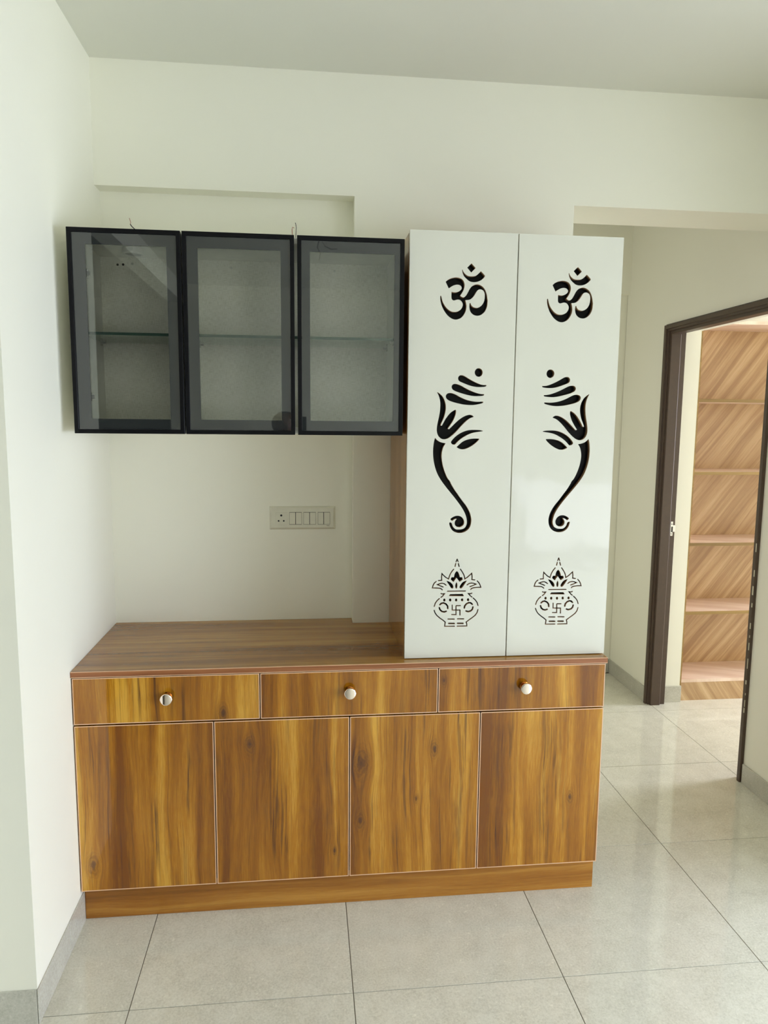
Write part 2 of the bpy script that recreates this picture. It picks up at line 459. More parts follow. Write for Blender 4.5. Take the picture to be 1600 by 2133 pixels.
# section of the frame: (distance outwards from the clear opening, X across the wall)
SEC = [(0.048, 2.7033), (0.048, 2.598), (0.0465, 2.596), (0.028, 2.596), (0.0265, 2.598), (0.0265, 2.605), (0.025, 2.606), (0.017, 2.606), (0.0155, 2.608), (0.0155, 2.614),
       (0.0145, 2.616), (0.003, 2.616), (0.0, 2.619), (0.0, 2.668), (0.003, 2.672), (0.013, 2.672), (0.013, 2.7033)]
ZI, YFAR, YNEAR = 2.038, 1.530, 0.712
def frame_piece(name, a_of, b_of):
    """sweeps the section between two mitred (or square) ends"""
    bm = bmesh.new()
    a = [bm.verts.new(a_of(d, x)) for d, x in SEC]; b = [bm.verts.new(b_of(d, x)) for d, x in SEC]
    bm.faces.new(a); bm.faces.new(b)
    for i in range(len(SEC)):
        j = (i + 1) % len(SEC); bm.faces.new((a[i], a[j], b[j], b[i]))
    return link(name, bm, M['brown'], door)
frame_piece('far_jamb', lambda d, x: (x, YFAR + d, 0), lambda d, x: (x, YFAR + d, ZI + d))
frame_piece('near_jamb', lambda d, x: (x, YNEAR - d, 0), lambda d, x: (x, YNEAR - d, ZI + d))
frame_piece('head_jamb', lambda d, x: (x, YFAR + d, ZI + d), lambda d, x: (x, YNEAR - d, ZI + d))
sp = boxes('strike_plate', [(2.678, 2.6905, 1.5395, 1.543, 0.962, 0.9815), (2.678, 2.6905, 1.5395, 1.543, 1.012, 1.040), (2.678, 2.6815, 1.5395, 1.543, 0.9815, 1.012), (2.6905, 2.7045, 1.5395, 1.542, 0.984, 1.020)], M['steel'], door)
sp['label'] = 'steel strike plate'
box('latch_hole', 2.6816, 2.6904, 1.5411, 1.5433, 0.9816, 1.0118, M['hole'], sp)
for z in (0.972, 1.026): lathe('screw', [(0.0028, 0), (0.0022, 0.0008)], (2.684, 1.5395, z), '-y', M['dark'], sp, 10)
bm = bmesh.new()
zz = 0.32
while zz < 1.15:
    h = random.uniform(0.008, 0.05)
    if random.random() < 0.75: bx(bm, 2.5948, 2.598, 0.6650, 0.6650 + random.uniform(0.002, 0.006), zz, zz + h)
    zz += h + random.uniform(0.003, 0.04)
tag(link('paint_chip', bm, M['chip'], door), 'bare plaster flecks along the near jamb', kind='stuff')

# ------------------------------------------------------------------ base cabinet
K = dict(d1=[(0.043, 0.201, 0.016)], d2=[(0.522, 0.573, 0.014), (0.785, 0.204, 0.007)],
         d3=[(0.868, 0.495, 0.022), (0.866, 0.301, 0.013), (1.046, 0.367, 0.008), (1.102, 0.533, 0.012)], d4=[(1.557, 0.348, 0.011)],
         r1=[(0.444, 0.677, 0.012)], r3=[(1.129, 0.758, 0.008)], pl=[(0.741, 0.081, 0.010)])
S = dict(d1=[(0.233, 0.012, 0.10, 0.45, 0.8), (0.335, 0.006, 0.3, 0.62, 0.6), (0.36, 0.004, 0.1, 0.3, 0.5)],
         d2=[(0.60, 0.022, 0.15, 0.62, 0.75), (0.632, 0.01, 0.12, 0.50, 0.7), (0.765, 0.010, 0.12, 0.60, 0.6), (0.79, 0.007, 0.1, 0.6, 0.5)],
         d3=[(0.857, 0.010, 0.12, 0.60, 0.8), (0.907, 0.006, 0.10, 0.45, 0.7), (0.985, 0.014, 0.08, 0.32, 0.6), (1.02, 0.05, 0.45, 0.66, 0.35)],
         d4=[(1.315, 0.012, 0.12, 0.66, 0.7), (1.345, 0.006, 0.12, 0.66, 0.6), (1.475, 0.022, 0.15, 0.68, 0.6), (1.505, 0.008, 0.3, 0.68, 0.6), (1.47, 0.05, 0.08, 0.2, 0.4), (1.56, 0.006, 0.1, 0.36, 0.6)],
         r1=[(0.283, 0.006, 0.6, 0.9, 0.6), (0.44, 0.03, 0.55, 0.75, 0.4)], r2=[(0.66, 0.008, 0.55, 0.9, 0.7), (0.735, 0.006, 0.6, 0.9, 0.5), (1.08, 0.010, 0.6, 0.9, 0.8)],
         r3=[(1.21, 0.008, 0.6, 0.9, 0.6), (1.245, 0.014, 0.6, 0.9, 0.7), (1.31, 0.006, 0.6, 0.9, 0.5), (1.37, 0.02, 0.6, 0.9, 0.35)])
base = thing('base_cabinet', 'glossy orange-brown wood base cabinet with three drawers above four doors', 'cabinet', (0.83, 0.26, 0))
box('plinth', 0.003, 1.662, 0.032, 0.052, 0, 0.113, wood('teak_print_plinth', 2, 0, 12.5, K['pl'], freq=1.6, streak_amt=0.6, gloss=0.16,
    cols=[srgb(128, 78, 24), srgb(150, 96, 32), srgb(166, 112, 42), srgb(184, 132, 56)]), base, 0.001, 1)
W0 = wood('teak_print_side', 1, 2, 33.0)
for x0, x1 in ((0.003, 0.020), (1.641, 1.657)): box('side_panel', x0, x1, 0.021, 0.458, 0.113, 0.800, W0, base)
for q in [(0.021, 1.640, 0.030, 0.450, 0.114, 0.130), (0.021, 1.640, 0.440, 0.456, 0.131, 0.799), (0.021, 1.640, 0.032, 0.060, 0.640, 0.665),
                      (0.545, 0.565, 0.032, 0.438, 0.666, 0.790), (1.100, 1.120, 0.032, 0.438, 0.666, 0.790), (0.405, 0.425, 0.032, 0.438, 0.131, 0.639), (0.822, 0.842, 0.032, 0.438, 0.131, 0.639), (1.239, 1.259, 0.032, 0.438, 0.131, 0.639)]: box('inner_panel', *q, M['dark'], base)
XD = [0.004, 0.4147, 0.8316, 1.2492, 1.657]; XR = [0.004, 0.556, 1.1105, 1.657]; G = 0.0016
for i in range(4):
    x0, x1 = XD[i] + (G if i else 0), XD[i + 1] - (G if i < 3 else 0)
    k = 'd%d' % (i + 1)
    d = box('door', x0, x1, 0.0, 0.018, 0.115, 0.6495, wood('teak_print_' + k, 0, 2, 2.7 + i * 5.3, K[k], S[k], gloss=0.05, ior=1.6, bias=(0, 0.012, 0, -0.035)[i]), base, 0.0006, 1)
    ring('edge_band', x0, x1, 0.115, 0.6495, 0.0024, -0.0006, 0.0004, M['edge'], d)
for i in range(3):
    x0, x1 = XR[i] + (G if i else 0), XR[i + 1] - (G if i < 2 else 0)
    k = 'r%d' % (i + 1)
    d = box('drawer', x0, x1, 0.0, 0.018, 0.6545, 0.7985, wood('teak_print_drawer_' + k, 0, 2, 61.7 + i * 4.1, K.get(k, ()), S[k], gloss=0.05, ior=1.6, bias=(0, 0, -0.03)[i]), base, 0.0006, 1)
    ring('edge_band', x0, x1, 0.6545, 0.7985, 0.0024, -0.0006, 0.0004, M['edge'], d)
    kx, kz = [(0.2795, 0.735), (0.8315, 0.735), (1.389, 0.733)][i]
    kn = lathe('knob', [(0.0145, 0.0), (0.0145, 0.003), (0.009, 0.005), (0.0055, 0.009), (0.0055, 0.017), (0.012, 0.0195), (0.0178, 0.022), (0.0178, 0.0262), (0.0170, 0.0268), (0.0150, 0.0268), (0.0120, 0.0268), (0.0090, 0.0268), (0.0060, 0.0268), (0.0030, 0.0268), (0.0005, 0.0268)],
               (kx, -0.0001, kz), '-y', [M['rosegold'], M['chrome']], d, 40, [0, 0, 0, 0, 0, 0] + [1] * 10)
    for v in kn.data.vertices:
        if v.co.y + OFF[kn.name].y < -0.0266: v.co.y -= 0.0035 * (1 - ((v.co.x + OFF[kn.name].x - kx) / 0.0170) ** 2)   # face bowed sideways
    for f in kn.data.polygons: f.use_smooth = len(f.vertices) == 4 and f.center.y + OFF[kn.name].y < -0.0267
    kn['label'] = 'round rose chrome knob with a flat mirror face'

# worktop on the cabinet
wt = thing('worktop', 'glossy brown wood worktop with reddish front edge, lying on the drawers', 'worktop', (0.83, 0.23, 0.8015))
prism_xy('board', [(0.001, -0.002), (1.661, -0.002), (1.661, 0.4595), (0.872, 0.4595), (0.870, 0.4595), (0.870, 0.527), (0.001, 0.527)], 0.8015, 0.8200,
         wood('teak_print_top', 1, 0, 91.0, (), [(0.12, 0.012, 0.1, 0.9, 0.5), (0.21, 0.008, 0.0, 1.2, 0.5)], gloss=0.06, ior=1.6, freq=1.3,
              cols=[srgb(120, 78, 32), srgb(142, 96, 42), srgb(160, 114, 52), srgb(178, 134, 66)], dark=srgb(84, 54, 28), streak_amt=0.55), wt)
boxes('edge_band', [(0.001, 1.6622, -0.0034, -0.0021, 0.8035, 0.8183), (1.6611, 1.6622, -0.002, 0.459, 0.8035, 0.8183)], M['edge_red'], wt)
tp = boxes('edge_highlight', [(0.001, 1.6622, -0.0034, -0.0021, 0.8184, 0.8199), (1.6611, 1.6622, -0.002, 0.459, 0.8184, 0.8199), (0.001, 1.6622, -0.0034, -0.0021, 0.8016, 0.8034)], M['edge'], wt)  # pale strips stand in for highlights on the worktop's edges
tp['label'] = 'thin pale line painted as the highlight along the worktop edge'

# ------------------------------------------------------------------ white cabinet with cut-out doors
pr = thing('prayer_cabinet', 'tall white gloss two-door prayer cabinet with cut-out signs, standing on the worktop', 'cabinet', (1.335, 0.25, 0.8202))
PS = wood('teak_print_shrine_side', 1, 2, 17.3, (), [(0.33, 0.02, 1.0, 1.4, 0.8), (0.27, 0.012, 0.9, 1.35, 0.6), (0.38, 0.008, 1.1, 1.5, 0.6)], freq=1.8, gloss=0.12,
          cols=[srgb(124, 80, 34), srgb(150, 102, 46), srgb(170, 122, 58), srgb(184, 138, 72)])
for x0, x1 in ((1.006, 1.022), (1.646, 1.662)): box('side_panel', x0, x1, 0.054, 0.4595, 0.8202, 2.1225, PS, pr)
box('top_panel', 1.0225, 1.6455, 0.054, 0.4595, 2.1065, 2.1225, PS, pr)
box('bottom_panel', 1.0225, 1.6455, 0.054, 0.4595, 0.8202, 0.8362, PS, pr)
box('back_panel', 1.0225, 1.6455, 0.4495, 0.4595, 0.8365, 2.106, M['dark'], pr)
OM=['1932,20373 1970,20334 2022,20281 2060,20242 2021,20201 1967,20146 1929,20106 1891,20147 1839,20204 1801,20245 1840,20283 1893,20335','1664,20189 1667,20176 1672,20158 1682,20137 1698,20113 1719,20087 1742,20063 1769,20042 1799,20024 1831,20010 1869,20002 1910,20000 1949,20000 1984,20001 2019,20004 2051,20012 2081,20026 2109,20045 2137,20068 2168,20098 2199,20132 2220,20157 2236,20142 2260,20122 2283,20100 2307,20076 2331,20050 2348,20033 2348,20023 2347,20009 2338,19990 2318,19966 2290,19938 2259,19911 2224,19889 2184,19869 2143,19852 2100,19841 2055,19833 2012,19830 1971,19832 1932,19838 1894,19849 1857,19868 1822,19893 1790,19918 1762,19942 1737,19966 1715,19992 1697,20021 1682,20051 1669,20081 1659,20114 1652,20147 1647,20171','1158,19816 1173,19831 1196,19853 1222,19874 1252,19892 1286,19910 1323,19925 1365,19937 1411,19947 1453,19953 1490,19954 1524,19951 1556,19946 1587,19938 1617,19928 1644,19914 1667,19897 1687,19877 1704,19853 1718,19826 1728,19795 1735,19764 1737,19732 1735,19699 1730,19666 1721,19633 1709,19599 1696,19568 1680,19537 1662,19508 1646,19482 1632,19461 1620,19444 1611,19433 1618,19424 1628,19412 1641,19401 1657,19393 1675,19386 1693,19382 1708,19381 1722,19383 1737,19390 1753,19401 1769,19417 1787,19437 1806,19465 1825,19498 1843,19530 1858,19559 1871,19587 1885,19615 1902,19642 1921,19669 1942,19693 1964,19713 1987,19730 2014,19744 2046,19757 2081,19767 2116,19772 2151,19770 2186,19762 2219,19750 2251,19733 2282,19713 2309,19690 2332,19665 2352,19638 2370,19608 2388,19571 2404,19531 2418,19490 2428,19446 2437,19401 2443,19364 2448,19341 2452,19325 2454,19308 2454,19292 2453,19275 2451,19252 2450,19219 2448,19179 2442,19139 2431,19100 2417,19061 2401,19026 2384,18996 2366,18971 2344,18947 2318,18923 2288,18900 2257,18881 2224,18867 2189,18858 2154,18853 2119,18854 2083,18860 2051,18869 2023,18882 1998,18898 1976,18916 1955,18937 1937,18960 1923,18985 1911,19016 1904,19050 1898,19083 1895,19118 1895,19153 1896,19181 1899,19200 1903,19213 1906,19221 1932,19217 1935,19205 1939,19187 1947,19169 1960,19152 1975,19135 1993,19121 2013,19109 2036,19099 2060,19092 2084,19087 2109,19085 2134,19086 2158,19092 2182,19100 2207,19112 2232,19128 2257,19148 2279,19170 2298,19194 2314,19220 2328,19249 2340,19280 2349,19314 2355,19348 2359,19381 2360,19415 2360,19446 2359,19476 2356,19504 2350,19530 2340,19554 2326,19575 2312,19592 2297,19604 2283,19612 2267,19619 2251,19624 2234,19627 2215,19627 2194,19625 2171,19619 2149,19608 2130,19589 2111,19564 2093,19537 2076,19509 2060,19479 2043,19451 2026,19426 2007,19402 1986,19380 1961,19358 1934,19338 1907,19322 1882,19313 1857,19309 1834,19306 1809,19303 1785,19302 1768,19301 1772,19289 1778,19271 1784,19248 1792,19219 1800,19185 1805,19151 1808,19119 1807,19087 1803,19053 1796,19016 1785,18978 1769,18939 1749,18900 1725,18860 1698,18825 1672,18799 1644,18777 1612,18760 1575,18744 1535,18731 1495,18725 1456,18726 1417,18734 1377,18747 1337,18767 1296,18793 1259,18821 1226,18851 1197,18883 1169,18917 1142,18955 1116,18994 1093,19034 1073,19075 1055,19117 1040,19159 1027,19201 1016,19242 1008,19284 1004,19328 1003,19371 1002,19402 1025,19414 1029,19401 1035,19381 1043,19354 1054,19317 1066,19273 1082,19230 1102,19192 1125,19155 1150,19120 1178,19086 1208,19053 1240,19024 1273,19000 1308,18979 1343,18964 1378,18954 1412,18950 1446,18950 1481,18952 1515,18958 1548,18969 1580,18985 1609,19004 1635,19027 1656,19054 1673,19084 1684,19113 1691,19140 1692,19166 1690,19190 1683,19212 1672,19233 1659,19252 1644,19270 1626,19287 1607,19300 1585,19307 1563,19311 1541,19312 1521,19310 1502,19305 1482,19299 1460,19293 1437,19286 1417,19283 1400,19286 1385,19292 1373,19300 1362,19311 1353,19323 1347,19342 1343,19368 1341,19399 1341,19432 1341,19470 1342,19509 1343,19537 1353,19533 1369,19528 1390,19524 1416,19522 1447,19520 1477,19522 1507,19528 1537,19538 1564,19550 1589,19565 1612,19583 1629,19600 1641,19617 1648,19633 1650,19650 1647,19669 1639,19688 1627,19705 1610,19719 1590,19730 1568,19738 1543,19743 1516,19744 1487,19743 1456,19736 1424,19727 1393,19715 1365,19700 1338,19684 1314,19668 1291,19653 1270,19638 1256,19627 1227,19683 1187,19760']
GANESHA=['2357,17176 2352,17136 2336,17099 2309,17070 2275,17051 2237,17044 2198,17050 2163,17068 2135,17096 2116,17132 2109,17172 2114,17212 2131,17248 2157,17277 2192,17296 2230,17303 2268,17297 2303,17280 2332,17252 2350,17216','1600,16978 1599,16991 1599,17004 1603,17018 1610,17035 1622,17053 1637,17067 1655,17077 1678,17083 1703,17084 1730,17082 1760,17075 1795,17062 1836,17040 1882,17012 1931,16983 1985,16954 2043,16924 2101,16896 2160,16870 2218,16846 2271,16826 2315,16813 2354,16805 2389,16800 2423,16798 2453,16799 2474,16800 2486,16782 2471,16761 2447,16754 2414,16748 2374,16743 2328,16739 2276,16736 2223,16736 2168,16739 2111,16745 2054,16755 1997,16769 1940,16786 1885,16804 1831,16824 1778,16844 1733,16862 1698,16875 1671,16886 1649,16898 1632,16911 1620,16924 1611,16938 1605,16951 1602,16964','1404,16732 1407,16752 1414,16772 1426,16789 1442,16802 1461,16813 1484,16819 1509,16822 1537,16820 1567,16816 1598,16809 1630,16800 1668,16785 1715,16762 1767,16734 1821,16706 1876,16679 1933,16652 1990,16627 2047,16604 2105,16583 2160,16564 2214,16549 2266,16537 2312,16529 2353,16525 2387,16524 2410,16524 2424,16506 2406,16483 2374,16476 2330,16471 2280,16466 2228,16463 2171,16460 2112,16461 2052,16467 1989,16476 1927,16488 1864,16502 1802,16518 1741,16534 1681,16551 1623,16568 1572,16584 1532,16599 1499,16613 1471,16628 1449,16643 1433,16659 1420,16676 1411,16694 1405,16713','1231,16454 1235,16474 1244,16494 1257,16512 1275,16525 1297,16535 1323,16542 1351,16546 1382,16546 1414,16543 1448,16535 1484,16523 1524,16507 1571,16483 1623,16455 1676,16428 1732,16402 1789,16378 1846,16357 1902,16339 1957,16325 2015,16313 2076,16303 2138,16296 2201,16292 2269,16293 2337,16297 2386,16298 2403,16282 2387,16257 2357,16246 2317,16234 2270,16223 2218,16212 2160,16201 2102,16193 2047,16190 1991,16189 1934,16191 1873,16195 1811,16201 1748,16209 1686,16220 1624,16233 1563,16247 1503,16262 1445,16278 1395,16294 1354,16309 1321,16325 1293,16342 1271,16360 1254,16379 1242,16398 1234,16417 1231,16435','981,16565 1001,16550 1029,16530 1057,16509 1080,16489 1103,16469 1125,16445 1146,16416 1166,16383 1185,16348 1201,16312 1214,16275 1225,16235 1234,16194 1239,16150 1241,16105 1240,16057 1234,16008 1226,15958 1215,15908 1202,15857 1187,15811 1172,15769 1155,15731 1139,15696 1124,15662 1110,15632 1099,15605 1094,15584 1093,15567 1092,15556 1103,15558 1118,15560 1129,15561 1140,15582 1156,15613 1174,15647 1193,15683 1215,15723 1238,15762 1264,15801 1291,15840 1320,15877 1351,15913 1383,15946 1418,15976 1460,16004 1503,16029 1534,16046 1555,16027 1558,16005 1559,15976 1556,15945 1551,15915 1542,15883 1530,15847 1515,15805 1496,15760 1474,15715 1449,15671 1421,15626 1393,15583 1363,15540 1333,15499 1311,15471 1324,15465 1341,15457 1354,15452 1372,15470 1397,15496 1428,15526 1463,15562 1502,15602 1543,15642 1586,15682 1630,15722 1675,15758 1720,15790 1764,15818 1808,15841 1848,15861 1887,15876 1924,15887 1960,15893 1994,15896 2025,15893 2055,15882 2083,15866 2102,15853 2111,15831 2099,15828 2082,15822 2061,15814 2037,15806 2009,15795 1978,15777 1942,15753 1903,15722 1862,15686 1819,15646 1775,15600 1730,15553 1686,15504 1641,15452 1599,15404 1559,15362 1521,15324 1483,15288 1444,15254 1405,15223 1368,15197 1332,15177 1299,15162 1268,15152 1239,15145 1211,15142 1184,15143 1155,15148 1127,15156 1099,15170 1072,15190 1045,15215 1022,15244 1004,15277 989,15313 979,15350 972,15387 969,15424 970,15465 973,15511 979,15561 987,15613 997,15666 1009,15721 1021,15776 1032,15831 1042,15885 1051,15940 1057,15994 1062,16049 1065,16103 1066,16158 1065,16214 1061,16266 1054,16312 1044,16356 1034,16395 1023,16431 1011,16463 999,16492 985,16517 972,16538 963,16553','1421,15065 1431,15087 1448,15112 1470,15140 1498,15172 1531,15206 1569,15239 1610,15272 1655,15303 1701,15331 1750,15356 1801,15379 1852,15398 1902,15413 1953,15424 2003,15432 2054,15437 2104,15438 2155,15438 2208,15437 2261,15435 2308,15431 2348,15426 2383,15419 2407,15414 2410,15398 2391,15395 2362,15391 2326,15385 2280,15379 2227,15372 2174,15363 2123,15352 2073,15339 2023,15322 1972,15301 1921,15276 1872,15250 1825,15223 1780,15195 1739,15166 1703,15139 1670,15111 1640,15083 1609,15052 1579,15019 1557,14995 1537,14980 1518,14980 1495,14981 1473,14986 1456,14997 1441,15010 1430,15024 1422,15036 1418,15049','1596,14906 1616,14926 1645,14955 1676,14984 1707,15013 1740,15041 1775,15068 1812,15090 1851,15109 1892,15126 1936,15140 1981,15151 2027,15160 2072,15166 2117,15170 2162,15173 2212,15173 2262,15171 2298,15170 2303,15149 2286,15129 2261,15100 2232,15070 2202,15043 2168,15014 2133,14987 2096,14961 2057,14935 2016,14912 1972,14889 1925,14869 1882,14853 1843,14844 1806,14840 1772,14839 1739,14843 1708,14850 1678,14860 1647,14875 1617,14893','923,15188 935,15174 953,15152 974,15131 997,15111 1023,15091 1051,15074 1083,15060 1118,15048 1152,15038 1189,15031 1225,15026 1250,15023 1245,15001 1232,14981 1213,14955 1197,14927 1184,14898 1174,14868 1165,14835 1156,14799 1148,14759 1142,14720 1139,14682 1138,14644 1139,14604 1142,14562 1147,14518 1155,14471 1165,14419 1177,14363 1192,14305 1210,14246 1231,14184 1255,14122 1283,14057 1314,13993 1343,13939 1369,13904 1392,13880 1413,13855 1427,13828 1439,13799 1457,13763 1484,13715 1518,13660 1554,13604 1593,13548 1635,13492 1677,13436 1718,13379 1759,13322 1800,13267 1842,13214 1885,13163 1923,13115 1956,13068 1986,13023 2012,12979 2036,12933 2058,12887 2076,12843 2090,12801 2101,12762 2109,12724 2115,12690 2119,12658 2119,12622 2117,12578 2111,12531 2102,12486 2087,12443 2068,12403 2044,12367 2015,12334 1980,12306 1943,12282 1905,12263 1864,12250 1824,12240 1783,12235 1743,12235 1704,12238 1667,12244 1633,12254 1600,12267 1569,12284 1540,12304 1513,12328 1490,12356 1469,12389 1451,12422 1438,12457 1427,12494 1420,12524 1419,12544 1421,12557 1423,12566 1448,12571 1465,12566 1484,12556 1500,12540 1510,12515 1518,12484 1528,12455 1543,12430 1561,12407 1581,12387 1601,12371 1624,12358 1650,12349 1682,12345 1719,12345 1753,12346 1783,12348 1811,12352 1838,12359 1868,12372 1898,12389 1923,12410 1943,12438 1958,12470 1969,12503 1975,12536 1977,12569 1975,12606 1970,12648 1961,12695 1949,12742 1935,12786 1917,12831 1895,12878 1869,12927 1839,12978 1806,13030 1768,13085 1726,13142 1682,13200 1636,13260 1588,13320 1542,13377 1500,13426 1461,13472 1420,13520 1375,13574 1328,13630 1281,13688 1233,13749 1185,13811 1141,13872 1103,13928 1069,13983 1037,14039 1008,14098 981,14159 958,14222 937,14287 919,14355 903,14421 891,14482 882,14541 875,14603 870,14669 867,14737 866,14801 868,14860 872,14915 877,14966 882,15014 889,15058 896,15098 906,15134 916,15166','1446,12676 1465,12692 1492,12715 1522,12735 1554,12751 1588,12765 1623,12774 1658,12778 1692,12778 1726,12773 1760,12762 1793,12745 1821,12725 1843,12702 1861,12675 1874,12649 1885,12623 1891,12598 1893,12572 1890,12543 1882,12513 1870,12487 1851,12465 1828,12447 1802,12433 1775,12423 1745,12417 1717,12417 1689,12422 1662,12432 1639,12446 1621,12463 1606,12484 1595,12506 1590,12528 1589,12552 1590,12574 1594,12592 1601,12608 1610,12625 1623,12644 1640,12665 1651,12679 1635,12678 1613,12677 1591,12672 1573,12663 1555,12650 1541,12639 1516,12617 1507,12620 1494,12626 1481,12634 1468,12648 1455,12664']
